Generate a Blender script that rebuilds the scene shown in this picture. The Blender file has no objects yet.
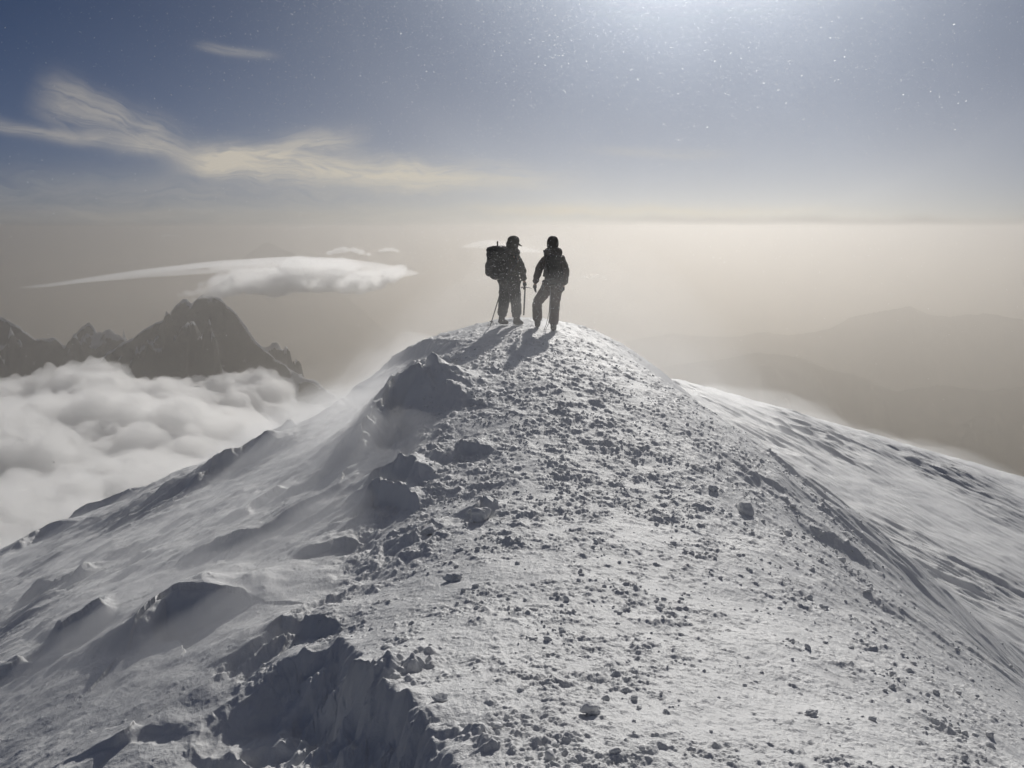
import bpy, bmesh, math, random
import numpy as np
from mathutils import Vector, Matrix

S = bpy.context.scene
COL = S.collection
R = math.radians
F = 1005.0                      # focal length in pixels of the 1024 px wide photograph
PITCH = R(8.83)                 # the camera looks this far below the horizon (z = 0 is eye level)
SUN_EL, SUN_AZ = R(24.0), R(11.0)

# ------------------------------------------------------------------ helpers
def ray(px, py):
    """Direction through a pixel, scaled so that its forward (y) component is 1."""
    u, v = (px - 512) / F, -(py - 384) / F
    y = math.cos(PITCH) + v * math.sin(PITCH)
    z = -math.sin(PITCH) + v * math.cos(PITCH)
    return u / y, 1.0, z / y

def at(px, py, Y):
    d = ray(px, py)
    return Vector((d[0] * Y, Y, d[2] * Y))

def tag(o, label=None, cat=None, group=None, kind=None):
    if label: o['label'] = label
    if cat: o['category'] = cat
    if group: o['group'] = group
    if kind: o['kind'] = kind
    return o

def link(name, me, mats=(), parent=None):
    o = bpy.data.objects.new(name, me); COL.objects.link(o)
    if me is not None:
        for m in (mats if isinstance(mats, (list, tuple)) else [mats]):
            me.materials.append(m)
    if parent is not None: o.parent = parent
    return o

def empty(name, loc, rz=0.0):
    o = link(name, None); o.location = loc; o.rotation_euler = (0, 0, rz); o.empty_display_size = 0.2
    return o

def np_mesh(name, V, Q, smooth=True):
    """Mesh from an (n,3) vertex array and an (m,k) face array."""
    me = bpy.data.meshes.new(name)
    V = np.ascontiguousarray(V, dtype=np.float32); Q = np.ascontiguousarray(Q, dtype=np.int32)
    m, k = Q.shape
    me.vertices.add(len(V)); me.vertices.foreach_set('co', V.ravel())
    me.loops.add(m * k); me.loops.foreach_set('vertex_index', Q.ravel())
    me.polygons.add(m)
    me.polygons.foreach_set('loop_start', np.arange(0, m * k, k, dtype=np.int32))
    me.polygons.foreach_set('use_smooth', np.full(m, smooth))
    me.update(calc_edges=True); me.validate()
    return me

_rng = np.random.default_rng(11)
_G = _rng.uniform(0, 2 * np.pi, (256, 256))
_GX, _GY = np.cos(_G), np.sin(_G)
_U = _rng.uniform(0, 1, (256, 256, 4))

def pn(x, y, seed=0):
    """Gradient noise, about -0.7..0.7."""
    x = np.asarray(x, float) + seed * 17.37; y = np.asarray(y, float) + seed * 9.71
    xi = np.floor(x).astype(np.int64); yi = np.floor(y).astype(np.int64)
    fx, fy = x - xi, y - yi
    u = fx * fx * fx * (fx * (fx * 6 - 15) + 10); v = fy * fy * fy * (fy * (fy * 6 - 15) + 10)
    x0, x1, y0, y1 = xi & 255, (xi + 1) & 255, yi & 255, (yi + 1) & 255
    a = _GX[x0, y0] * fx + _GY[x0, y0] * fy
    b = _GX[x1, y0] * (fx - 1) + _GY[x1, y0] * fy
    c = _GX[x0, y1] * fx + _GY[x0, y1] * (fy - 1)
    d = _GX[x1, y1] * (fx - 1) + _GY[x1, y1] * (fy - 1)
    return (a + (b - a) * u) * (1 - v) + (c + (d - c) * u) * v

def fbm(x, y, octv=4, seed=0, gain=0.5, lac=2.03):
    s, a = 0.0, 1.0
    for i in range(octv):
        s = s + a * pn(x, y, seed + i * 3); a *= gain; x = np.asarray(x) * lac; y = np.asarray(y) * lac
    return s

def ridged(x, y, octv=5, seed=0, gain=0.5):
    s, a, w = 0.0, 1.0, 1.0
    for i in range(octv):
        n = 1 - np.abs(pn(x, y, seed + i * 5)) * 2.0
        n = np.clip(n, 0, 1) ** 2 * w
        s = s + a * n; w = np.clip(n * 1.6, 0, 1); a *= gain
        x = np.asarray(x) * 2.07; y = np.asarray(y) * 2.07
    return s

def sst(a, b, x):
    t = np.clip((x - a) / (b - a), 0, 1)
    return t * t * (3 - 2 * t)

def keys(pts, sm=0.5):
    """Smoothed interpolation through (t, value) pairs."""
    t = np.array([p[0] for p in pts], float); v = np.array([p[1] for p in pts], float)
    g = np.linspace(t[0] - 2, t[-1] + 2, 1600); w = np.interp(g, t, v)
    n = max(1, int(sm / (g[1] - g[0])))
    k = np.hanning(2 * n + 3); k /= k.sum()
    w = np.convolve(np.pad(w, n + 1, mode='edge'), k, mode='valid')
    return lambda q: np.interp(q, g, w)

# ------------------------------------------------------------------ materials
def new_mat(name):
    m = bpy.data.materials.new(name); m.use_nodes = True
    nt = m.node_tree; nt.nodes.clear()
    out = nt.nodes.new('ShaderNodeOutputMaterial')
    return m, nt, out

def principled(name, col, rough=0.7, col2=None, scale=30.0, bump=0.0, bump_scale=None, bump_dist=0.01, sheen=0.0, metal=0.0, spec=0.3):
    m, nt, out = new_mat(name)
    b = nt.nodes.new('ShaderNodeBsdfPrincipled')
    b.inputs['Roughness'].default_value = rough; b.inputs['Metallic'].default_value = metal
    b.inputs['Specular IOR Level'].default_value = spec
    if sheen: b.inputs['Sheen Weight'].default_value = sheen
    tc = nt.nodes.new('ShaderNodeTexCoord')
    n = nt.nodes.new('ShaderNodeTexNoise'); n.inputs['Scale'].default_value = scale; n.inputs['Detail'].default_value = 5
    nt.links.new(tc.outputs['Object'], n.inputs['Vector'])
    mx = nt.nodes.new('ShaderNodeMix'); mx.data_type = 'RGBA'
    c2 = col2 or tuple(c * 0.75 for c in col)
    mx.inputs['A'].default_value = (*col, 1); mx.inputs['B'].default_value = (*c2, 1)
    rp = nt.nodes.new('ShaderNodeMapRange'); rp.inputs['From Min'].default_value = 0.4; rp.inputs['From Max'].default_value = 0.62
    nt.links.new(n.outputs['Fac'], rp.inputs['Value']); nt.links.new(rp.outputs['Result'], mx.inputs['Factor'])
    nt.links.new(mx.outputs['Result'], b.inputs['Base Color'])
    if bump:
        n2 = nt.nodes.new('ShaderNodeTexNoise'); n2.inputs['Scale'].default_value = bump_scale or scale * 3; n2.inputs['Detail'].default_value = 6
        nt.links.new(tc.outputs['Object'], n2.inputs['Vector'])
        bp = nt.nodes.new('ShaderNodeBump'); bp.inputs['Strength'].default_value = bump; bp.inputs['Distance'].default_value = bump_dist
        nt.links.new(n2.outputs['Fac'], bp.inputs['Height']); nt.links.new(bp.outputs['Normal'], b.inputs['Normal'])
    nt.links.new(b.outputs['BSDF'], out.inputs['Surface'])
    return m

def volume_mat(name, dens, col=(1, 1, 1), aniso=0.4):
    m, nt, out = new_mat(name)
    v = nt.nodes.new('ShaderNodeVolumePrincipled')
    v.inputs['Color'].default_value = (*col, 1); v.inputs['Density'].default_value = dens; v.inputs['Anisotropy'].default_value = aniso
    nt.links.new(v.outputs['Volume'], out.inputs['Volume'])
    return m

M_SNOW = principled('wind_packed_snow', (0.80, 0.803, 0.80), 0.62, (0.75, 0.753, 0.75), 3.0, bump=0.55, bump_scale=95.0, bump_dist=0.012, spec=0.35)
M_LUMP = principled('loose_snow_lumps', (0.81, 0.813, 0.81), 0.7, (0.76, 0.763, 0.76), 9.0, bump=0.6, bump_scale=60.0, bump_dist=0.012, spec=0.3)

# ------------------------------------------------------------------ summit terrain
crest = keys([(-30, -9), (-8, -2.7), (-2, -1.9), (0, -1.75), (2, -1.95), (4, -2.35), (6, -2.7), (8, -2.93), (11, -2.95), (13, -2.62),
              (15, -2.25), (16.5, -2.10), (18.5, -2.05), (20.5, -2.01), (22, -1.95), (23.3, -2.1), (26, -3.2), (30, -5.6), (40, -12), (60, -28), (90, -58)], 1.0)
crest_x = keys([(-10, 0.2), (0, 0.3), (8, 0.45), (14, 0.45), (20, 0.35), (30, 0.3)], 2.0)
a_right = keys([(-5, .075), (4, .075), (9, .075), (13, .075), (15, .09), (17, .115), (19, .135), (21, .15), (25, .1)], 1.0)
a_left = keys([(-5, .1), (4, .12), (9, .11), (13, .1), (16, .11), (18, .125), (21, .12), (24, .1)], 1.0)
edge_x = keys([(-5, -0.4), (3, -0.2), (4.4, -0.2), (5.15, -0.48), (6.1, -0.9), (6.9, -1.08), (7.45, -1.22), (7.75, -1.85), (8.05, -2.0), (8.35, -1.6), (8.9, -1.3), (9.4, -1.08), (10.2, -1.25), (11, -1.3),
               (12.5, -1.05), (14, -1.35), (15.8, -1.9), (16.6, -1.55), (17.4, -2.3), (18.5, -2.6), (20, -3.2), (24, -4)], 0.12)

def parab(s, a, smax):
    """a*s^2, straight beyond the point where the slope reaches smax"""
    s0 = smax / (2 * a)
    return np.where(s < s0, a * s * s, a * s0 * s0 + smax * (s - s0))

def base(x, y):
    x = np.asarray(x, float); y = np.asarray(y, float)
    c = crest(y); s = x - crest_x(y)
    dome = c - np.where(s > 0, parab(np.abs(s), a_right(y), 0.85), parab(np.abs(s), a_left(y), 0.9))
    # broad flank on the right, beyond the roll-over of the dome
    fr = -5.3 - 0.26 * (x - 7.7) + 0.066 * (y - 30) + 0.25 * pn(x * .12, y * .1, 5)
    fr = fr - 0.035 * np.clip(y - 29 + 0.06 * x, 0, None) ** 2 - 0.03 * np.clip(x - 17, 0, None) ** 2
    k = 0.35
    h = np.clip(0.5 + 0.5 * (fr - dome) / k, 0, 1)
    right = dome * (1 - h) + fr * h + k * h * (1 - h)
    # left flank below the scarp
    fl = -3.80 + 0.40 * (x + 4.16) + 0.055 * (y - 18) + 0.20 * pn(x * .22, y * .16, 8)
    fl = fl - 0.55 * np.exp(-((x + 1.55) / .75) ** 2 - ((y - 6.7) / 1.1) ** 2)
    sp = (x + 1.45) * .80 + (y - 6.6) * .60                        # lit spurs running down the broken face
    fl = fl + .28 * np.exp(-((x + 1.5) / .8) ** 2 - ((y - 6.6) / 1.0) ** 2) * np.clip(ridged(sp * 1.15 + .35 * pn(x * 2, y * 2, 27), ((y - 6.6) * .8 - x * .6) * .35, 4, 28) - .5, 0, 1)
    fl = fl - 0.045 * np.clip(y - 18.2 - 0.12 * x, 0, None) ** 2 - 0.02 * np.clip(-x - 9, 0, None) ** 2
    e = edge_x(y) + 0.16 * pn(x * 1.3, y * 1.3, 21) + 0.10 * pn(x * 4.2, y * 4.2, 22) + 0.04 * pn(x * 11, y * 11, 23)
    q = e - x; w = .55 * sst(0.0, 0.26, q) + .45 * sst(.22 + .15 * pn(x * .9, y * .9, 24), .75 + .4 * pn(x * .7, y * .7, 25), q)
    w = np.clip(w + .7 * w * (1 - w) * fbm(x * 3.5, y * 3.5, 2, 26), 0, 1)
    lz = dome * (1 - w) + np.minimum(fl, c - 0.05 - 0.22 * np.abs(s)) * w
    lz = lz + .30 * w * (1 - w) * fbm(x * 2.2 + lz * 3.3, y * 2.2 - lz * 2.9, 5, 29, .6)
    z = np.where(s > 0, right, lz)
    r = np.hypot(x, y - 8)
    z = z - 0.012 * np.clip(r - 26, 0, 34) ** 2 - 0.86 * np.clip(r - 60, 0, None)
    return z

def unproject(px, py, fn=base):
    """Where the sight line through a pixel meets the terrain."""
    d = ray(px, py)
    Y = np.exp(np.linspace(math.log(2.5), math.log(60), 1600))
    g = fn(d[0] * Y, Y) - d[2] * Y
    i = np.argmax(g > 0)
    if g[i] <= 0: i = int(np.argmin(np.abs(g)))
    return np.array([d[0] * Y[i], Y[i]])

# wind-carved steps: (pixels along the lip from left to right, height, back slope length, front width, scoop)
LEDGES = [
    ([(372, 379), (388, 366), (432, 349), (470, 350)], 0.20, 0.6, 0.3, .05),
    ([(352, 470), (392, 406), (420, 402), (458, 403)], 0.58, 0.8, 0.36, .10),
    ([(356, 500), (380, 485), (405, 482), (425, 490)], 0.30, 0.35, 0.16, .06),
    ([(262, 640), (285, 624), (318, 627), (345, 631)], 0.10, 0.4, 0.12, .05),
    ([(330, 700), (362, 690), (395, 705), (430, 735)], 0.14, 0.4, 0.10, .05),
    ([(190, 494), (215, 475), (248, 458), (290, 446)], 0.34, 0.6, 0.32, .10),
    ([(240, 520), (262, 505), (285, 492)], 0.16, 0.5, 0.2, .05),
    ([(118, 660), (160, 618), (195, 606), (262, 603)], 0.32, 0.65, 0.32, .10),
    ([(48, 650), (85, 628), (122, 608)], 0.24, 0.5, 0.28, .07),
    ([(0, 560), (40, 535), (85, 522)], 0.14, 0.5, 0.2, .05),
    ([(10, 675), (28, 662)], 0.15, 0.4, 0.2, .05),
    ([(118, 752), (132, 735), (140, 728)], 0.12, 0.3, 0.15, .04),
    ([(130, 560), (140, 556), (148, 556)], 0.12, 0.2, 0.12, .03),
    ([(330, 418), (352, 402), (370, 392)], 0.30, 0.6, 0.25, .06),
    ([(262, 436), (285, 424), (300, 420)], 0.22, 0.5, 0.25, .04),
    ([(392, 402), (400, 397), (440, 396), (458, 400)], 0.22, .25, .10, .03),
    ([(360, 512), (372, 500), (400, 498), (420, 512)], 0.26, .30, .10, .04),
    ([(398, 372), (420, 366), (452, 372)], 0.18, .3, .12, .03),
    ([(60, 512), (90, 503), (125, 491), (150, 484)], 0.16, .4, .2, .05),
    ([(180, 560), (215, 549), (262, 541)], 0.13, .35, .18, .04),
    ([(290, 562), (330, 549), (370, 541)], 0.10, .3, .12, .03),
    ([(20, 600), (60, 585), (95, 572)], 0.14, .4, .18, .04),
    ([(470, 518), (482, 508), (494, 514)], 0.16, 0.16, 0.08, .03),
    ([(408, 545), (430, 528), (445, 530)], 0.10, 0.2, 0.08, .03),
    ([(440, 470), (462, 452), (500, 450)], 0.12, 0.3, 0.12, .03),
    ([(505, 345), (520, 338), (535, 334)], 0.05, 0.4, 0.15, .0),
    ([(740, 480), (760, 478), (790, 492)], 0.06, 0.35, 0.12, .02),
    ([(800, 520), (840, 545), (890, 575)], 0.06, 0.5, 0.16, .02),
]
_ledge_world = None
def ledges(x, y):
    global _ledge_world
    if _ledge_world is None:
        _ledge_world = [np.array([unproject(*p) for p in L[0]]) for L in LEDGES]
    out = np.zeros_like(x)
    for P, (_, H, Lb, w, sc) in zip(_ledge_world, LEDGES):
        rad = max(3.2 * Lb, 4 * w, 1.2)
        lo, hi = P.min(0) - rad, P.max(0) + rad
        m = np.nonzero((x > lo[0]) & (x < hi[0]) & (y > lo[1]) & (y < hi[1]))[0]
        if not len(m): continue
        qx, qy = x[m], y[m]
        wx = 0.10 * pn(qx * 2.1, qy * 2.1, 31) + 0.05 * pn(qx * 6.3, qy * 6.3, 32)
        wy = 0.13 * pn(qx * 2.1, qy * 2.1, 33) + 0.06 * pn(qx * 6.3, qy * 6.3, 34)
        qx, qy = qx + wx, qy + wy
        best = np.full(len(m), 1e9); sd = np.zeros(len(m)); over = np.full(len(m), 0.0); tt = np.zeros(len(m))
        seg = np.hypot(*(P[1:] - P[:-1]).T); tot = seg.sum(); acc = 0.0
        for i in range(len(P) - 1):
            a, d = P[i], P[i + 1] - P[i]; L2 = d @ d
            t = ((qx - a[0]) * d[0] + (qy - a[1]) * d[1]) / L2
            tc = np.clip(t, 0, 1)
            dx, dy = qx - a[0] - tc * d[0], qy - a[1] - tc * d[1]
            dd = np.hypot(dx, dy); k = dd < best
            best[k] = dd[k]
            cr = d[0] * (qy - a[1]) - d[1] * (qx - a[0])
            sd[k] = np.where(cr < 0, dd, -dd)[k]                # positive: in front (towards the camera)
            tt[k] = ((acc + tc * seg[i]) / tot)[k]
            over[k] = (np.abs(t - tc) * seg[i])[k]
            acc += seg[i]
        endf = sst(0, .22, tt) * sst(0, .22, 1 - tt) * .85 + .15
        Hh = H * endf * (0.8 + 0.5 * pn(x[m] * 1.7, y[m] * 1.7, 36))
        # fade at the open ends, where the distance is measured to an end point
        back = np.exp(-(np.clip(-sd, 0, None) / Lb) ** 1.3)
        front = 1 - sst(0, w, sd)
        h = Hh * np.where(sd < 0, back, front)
        endf = endf * np.exp(-(over / (.35 * Lb + w)) ** 2)
        h = h * np.exp(-(over / (.35 * Lb + w)) ** 2)
        h = h - sc * np.where(sd > 0, np.exp(-((sd - w * 1.2) / (w * 1.8)) ** 2), 0) * endf
        out[m] += h
    return out

def bumps(x, y, cell, prob, seed, flat=0.62):
    """Irregular snow lumps, one per jittered cell where prob allows."""
    jx = x + cell * .55 * pn(x / cell * 1.9, y / cell * 1.9, seed + 41); jy = y + cell * .55 * pn(x / cell * 1.9, y / cell * 1.9, seed + 43)
    gx, gy = np.floor(jx / cell).astype(np.int64), np.floor(jy / cell).astype(np.int64)
    h = np.zeros_like(x)
    for i in (-1, 0, 1):
        for j in (-1, 0, 1):
            cx, cy = gx + i, gy + j
            u = _U[(cx + seed * 37) & 255, (cy + seed * 53) & 255]
            px, py = (cx + .2 + .6 * u[:, 0]) * cell, (cy + .2 + .6 * u[:, 1]) * cell
            r = cell * (0.22 + 0.42 * u[:, 2] ** 2)
            d2 = ((jx - px) ** 2 + (jy - py) ** 2) / (r * r)
            b = np.where(u[:, 3] < prob, r * flat * (0.6 + .6 * u[:, 0]) * np.sqrt(np.clip(1 - d2, 0, 1)), 0)
            h = np.maximum(h, b)
    return h

def lump_density(x, y):
    """How thickly the crest is strewn with lumps (0..1)."""
    s = x - crest_x(y)
    e = edge_x(y)
    top = sst(-0.1, 0.35, x - e) * (1 - sst(2.2, 4.8, s))
    n = fbm(x * .75, y * .75, 3, 51) + .35 * pn(x * 2.6, y * 2.6, 57)
    far = sst(8.0, 12.0, y) * (1 - sst(19.0, 20.2, y))
    d = top * (0.46 + 0.75 * n + 0.52 * far)
    d = d * (1 - .75 * np.exp(-(((s - .9) / .75) ** 2 + ((y - 5.2) / 1.4) ** 2)))    # the smoother patch in the foreground
    streak = pn((x * .88 + y * .47) * 1.9, (y * .88 - x * .47) * .35, 61)
    d = d + sst(1.2, 3.0, s) * (1 - sst(5.0, 6.5, s)) * np.clip(streak * 1.3 + .05, 0, 1) * .9
    return np.clip(d, 0, 1)

def height(x, y, fine=True):
    x = np.asarray(x, float).ravel(); y = np.asarray(y, float).ravel()
    z = base(x, y)
    near = np.hypot(x, y) < 45
    z[near] += ledges(x[near], y[near])
    if not fine: return z
    m = np.nonzero(np.hypot(x, y - 8) < 40)[0]
    X, Y = x[m], y[m]
    s = X - crest_x(Y); e = edge_x(Y)
    left = 1 - sst(-.2, .5, X - e)
    right = sst(1.0, 3.5, s)
    mid = (1 - left) * (1 - right)
    add = 0.05 * fbm(X * .9, Y * .9, 3, 71)
    # sastrugi: long low ridges combed along the wind on both flanks
    a, b = X * .86 + Y * .50, Y * .86 - X * .50                       # right flank: runs towards the lower right
    sr = ridged(a * 1.25 + .25 * pn(X * .8, Y * .8, 3), b * .22, 4, 80)
    patch = np.clip(.6 + 1.1 * fbm(X * .28, Y * .22, 2, 91), .1, 1.3)
    add += right * patch * (0.075 * (sr - .75) + .032 * ridged(a * 5, b * .7, 3, 86))
    a, b = X * .74 - Y * .67, Y * .74 + X * .67                       # left flank: runs towards the lower left
    sl = ridged(a * 1.1 + .3 * pn(X * .7, Y * .7, 6), b * .30, 4, 95)
    patch = np.clip(.45 + 1.3 * fbm(X * .35, Y * .30, 2, 99), .05, 1.3)
    add += left * patch * (0.07 * (sl - .75) + .04 * ridged(a * 4.0, b * .8, 3, 101))
    add += left * .03 * fbm(X * 2.2, Y * 2.2, 3, 104)
    # crusty lumps on the crest
    D = lump_density(X, Y)
    D = np.clip(D * (.7 + 1.4 * fbm(X * 1.7, Y * 1.7, 3, 117)), 0, 1)
    add += mid * (.25 + D) * 0.045 * np.clip(fbm(X * 6, Y * 6, 5, 111, .6) + .12, 0, 1)
    L = np.maximum(np.maximum(bumps(X, Y, .18, D * .10, 1, .40), bumps(X, Y, .085, D * .55, 2, .46)), bumps(X, Y, .048, np.clip(D * 1.5 + .05, 0, 1), 3, .52))
    L = L * np.clip(.62 + .9 * fbm(X * 17, Y * 17, 3, 121, .65), .08, 1.25) * .85
    add += L
    # rubble along the foot of the scarp on the left of the crest
    rub = np.exp(-((X - e - .15) / .35) ** 2) * np.clip(.3 + 1.5 * pn(X * .9, Y * .9, 131), 0, 1) * sst(3, 5, Y) * (1 - sst(16, 18, Y))
    add += rub * (.16 * np.clip(fbm(X * 3.5, Y * 3.5, 4, 133, .6), 0, 1))
    add += .0045 * pn(X * 26, Y * 26, 141) + .003 * pn(X * 55, Y * 55, 143)
    fade = 1 - sst(30, 40, np.hypot(X, Y - 8))
    z[m] += add * fade
    return z

def build_summit():
    fine_t = np.radians(np.linspace(-32, 32, 1200))
    rest = np.radians(np.linspace(32, 328, 130)[1:-1])
    th = np.concatenate([fine_t, rest])
    rr = np.concatenate([np.exp(np.linspace(math.log(.15), math.log(3.4), 50))[:-1], np.exp(np.linspace(math.log(3.4), math.log(26), 1180))[:-1],
                         np.exp(np.linspace(math.log(26), math.log(40), 260))[:-1], np.exp(np.linspace(math.log(40), math.log(90), 60))[:-1], np.exp(np.linspace(math.log(90), math.log(3600), 70))])
    T, RR = np.meshgrid(th, rr)
    X, Y = (np.sin(T) * RR).ravel(), (np.cos(T) * RR).ravel()
    Z = height(X, Y)
    far = np.hypot(X, Y) > 70
    Z[far] += (np.clip((np.hypot(X[far], Y[far]) - 70) / 700, 0, 1)) * 330 * (ridged(X[far] / 900, Y[far] / 900, 5, 7) - .8)
    Z = np.maximum(Z, -3050)
    nr, nt = len(rr), len(th)
    i = np.arange(nr - 1)[:, None] * nt; j = np.arange(nt)[None, :]; j2 = (j + 1) % nt
    Q = np.stack([i + j, i + j2, i + nt + j2, i + nt + j], -1).reshape(-1, 4)[:, ::-1]
    me = np_mesh('summit_snow', np.stack([X, Y, Z], 1), Q)
    o = link('summit_ridge', me, M_SNOW)
    tag(o, 'snow covered summit ridge with wind carved steps and lumps', kind='structure')
    return o
build_summit()

# ------------------------------------------------------------------ camera, sky, sun
cam = bpy.data.objects.new('camera', bpy.data.cameras.new('camera')); COL.objects.link(cam)
cam.location = (0, 0, 0); cam.rotation_euler = (math.pi / 2 - PITCH, 0, 0)
cam.data.sensor_width = 36.0; cam.data.lens = 36.0 * F / 1024.0
cam.data.clip_start = 0.05; cam.data.clip_end = 400000
S.camera = cam

sun = bpy.data.objects.new('sun', bpy.data.lights.new('sun', 'SUN')); COL.objects.link(sun)
sun.data.energy = 4.3; sun.data.angle = R(0.6); sun.data.color = (1.0, 0.965, 0.91)
sdir = Vector((math.sin(SUN_AZ) * math.cos(SUN_EL), math.cos(SUN_AZ) * math.cos(SUN_EL), math.sin(SUN_EL)))
sun.rotation_euler = sdir.to_track_quat('Z', 'Y').to_euler(); sun.location = sdir * 60

S.view_settings.view_transform = 'Standard'; S.view_settings.look = 'None'; S.view_settings.exposure = -0.72; S.view_settings.gamma = 1.0
W = bpy.data.worlds.new('World'); S.world = W; W.use_nodes = True
nt = W.node_tree; nt.nodes.clear()
class E:
    """A value in the sky's node tree, with arithmetic."""
    def __init__(s, sock): s.s = sock
    def _m(s, op, *o, clamp=False):
        n = nt.nodes.new('ShaderNodeMath'); n.operation = op; n.use_clamp = clamp
        for i, q in enumerate((s,) + o):
            if isinstance(q, E): nt.links.new(q.s, n.inputs[i])
            else: n.inputs[i].default_value = q
        return E(n.outputs[0])
    def __add__(s, o): return s._m('ADD', o)
    def __sub__(s, o): return s._m('SUBTRACT', o)
    def __mul__(s, o): return s._m('MULTIPLY', o)
    def __truediv__(s, o): return s._m('DIVIDE', o)
    def gauss(s, w): return ((s / w)._m('POWER', 2.0) * -1.0)._m('EXPONENT')
    def step(s, a, b):
        n = nt.nodes.new('ShaderNodeMapRange'); n.interpolation_type = 'SMOOTHSTEP'
        n.inputs['From Min'].default_value = a; n.inputs['From Max'].default_value = b
        nt.links.new(s.s, n.inputs['Value']); return E(n.outputs[0])
def azel(px, py):
    d = Vector(ray(px, py)).normalized()
    return math.degrees(math.atan2(d.x, d.y)), math.degrees(math.asin(d.z))
tc = nt.nodes.new('ShaderNodeTexCoord'); sp = nt.nodes.new('ShaderNodeSeparateXYZ')
nt.links.new(tc.outputs['Generated'], sp.inputs[0])
DX, DY, DZ = (E(o) for o in sp.outputs)
AZ = DX._m('ARCTAN2', DY) * (180 / math.pi); EL = DZ._m('ARCSINE') * (180 / math.pi)
def noise(u, v, scale, detail=5.0, rough=.55, z=0.0, dist=0.0):
    c = nt.nodes.new('ShaderNodeCombineXYZ')
    for i, q in enumerate((u, v)): nt.links.new(q.s, c.inputs[i])
    c.inputs[2].default_value = z
    n = nt.nodes.new('ShaderNodeTexNoise'); n.inputs['Scale'].default_value = scale; n.inputs['Detail'].default_value = detail
    n.inputs['Roughness'].default_value = rough; n.inputs['Distortion'].default_value = dist
    nt.links.new(c.outputs[0], n.inputs['Vector']); return E(n.outputs['Fac'])
_warp = (noise(AZ, EL, .35, 3, .5, 3.3) - .5)
def streak(p0, p1, w, amount, fade0=.2, fade1=.3, z=0.0, tex=.8, fs=.9):
    """A cirrus band from pixel p0 to p1, w degrees wide, wisped along its length."""
    (a0, e0), (a1, e1) = azel(*p0), azel(*p1)
    L = math.hypot(a1 - a0, e1 - e0); c, s_ = (a1 - a0) / L, (e1 - e0) / L
    da, de = AZ - a0, EL - e0
    u = (da * c + de * s_) / L; v = de * c - da * s_ + _warp * (w * 1.6)
    n = noise(u * (L * .34), v * 2.0, fs, 7, .62, z, .9).step(.62 - .34 * tex - .12, .62)
    body = v.gauss(w) * u.step(0.0, fade0) * (u * -1.0 + 1.0).step(0.0, fade1)
    return body * (n * tex + (1 - tex)) * amount

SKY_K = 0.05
sky = nt.nodes.new('ShaderNodeTexSky'); sky.sky_type = 'NISHITA'; sky.sun_disc = False
sky.sun_elevation = SUN_EL; sky.sun_rotation = SUN_AZ
sky.altitude = 4700; sky.air_density = 0.36; sky.dust_density = 0.03; sky.ozone_density = 1.0
bands = [streak((-60, 118), (215, 158), .34, .40, .05, .3, 1),
         streak((20, 86), (215, 160), 1.0, .50, .25, .35, 2),
         streak((170, 162), (385, 136), .70, .50, .3, .3, 3),
         streak((150, 160), (620, 184), .80, .80, .15, .5, 4),
         streak((-200, 190), (620, 196), 1.1, .22, .1, .5, 5, .6),
         streak((185, 44), (290, 58), .22, .30, .3, .5, 6),
         streak((560, 150), (760, 156), .30, .16, .3, .4, 7),
         streak((-300, 218), (900, 206), .45, .25, .2, .3, 8, .5, .5),
         streak((420, 210), (960, 214), .35, .45, .3, .4, 9, .4, .5)]
cl = bands[0]
for b in bands[1:]: cl = cl + b
cl = cl._m('MINIMUM', .85)
dk = streak((520, 219), (1180, 225), .26, 1.0, .35, .35, 11, .3, .4) + streak((-200, 212), (420, 216), .22, .35, .3, .4, 12, .5, .5)
def rgb_mix(f, a, b, mode='MIX'):
    n = nt.nodes.new('ShaderNodeMix'); n.data_type = 'RGBA'; n.blend_type = mode; n.clamp_factor = False
    for k, q in (('Factor', f), ('A', a), ('B', b)):
        if isinstance(q, E): nt.links.new(q.s, n.inputs[k])
        elif hasattr(q, 'is_linked'): nt.links.new(q, n.inputs[k])
        else: n.inputs[k].default_value = q
    return n.outputs['Result']
def lin(r, g, b):
    """A colour as it should show (sRGB 0-255) -> the value to put into the sky"""
    f = lambda c: ((c / 255 + .055) / 1.055) ** 2.4 if c > 10 else c / 255 / 12.92
    k = SKY_K * 2 ** S.view_settings.exposure
    return (f(r) / k, f(g) / k, f(b) / k, 1)
# the wide glow of sunlit ice crystals round the sun, and the pale dusty layer along the horizon
cosang = DX * (math.sin(SUN_AZ) * math.cos(SUN_EL)) + DY * (math.cos(SUN_AZ) * math.cos(SUN_EL)) + DZ * math.sin(SUN_EL)
TH = cosang._m('MINIMUM', 1.0)._m('ARCCOSINE') * (180 / math.pi)
glow = (((TH - 12.5) / -6.2)._m('EXPONENT') + ((TH - 12.5) / -2.2)._m('EXPONENT') * .35)._m('MINIMUM', 2.0) * (noise(AZ, EL, .12, 3, .5, 9.0) * .5 + .75)
near_sun = ((TH - 23.5) / -12.0)._m('EXPONENT')._m('MINIMUM', 1.0)
hcol = rgb_mix(near_sun, lin(48, 52, 60), lin(224, 216, 198))
hfac = (EL._m('MAXIMUM', 0.0) / -4.7)._m('EXPONENT') * .88
fill_tint = rgb_mix(EL.step(15.0, 45.0), (.40, .80, 1.10, 1), (11.5, 7.0, 4.3, 1))  # sky above the view boosted and whitened as added fill for the shadows
c0 = rgb_mix(hfac, rgb_mix(1.0, sky.outputs[0], fill_tint, 'MULTIPLY'), hcol)
c1 = rgb_mix(glow, c0, lin(172, 177, 182), 'ADD')
ccol = rgb_mix(near_sun, lin(186, 178, 166), lin(216, 208, 190))
c2 = rgb_mix(cl, c1, ccol)
c3 = rgb_mix(dk._m('MINIMUM', .75), c2, rgb_mix(near_sun, lin(112, 113, 116), lin(176, 172, 166)))
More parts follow.
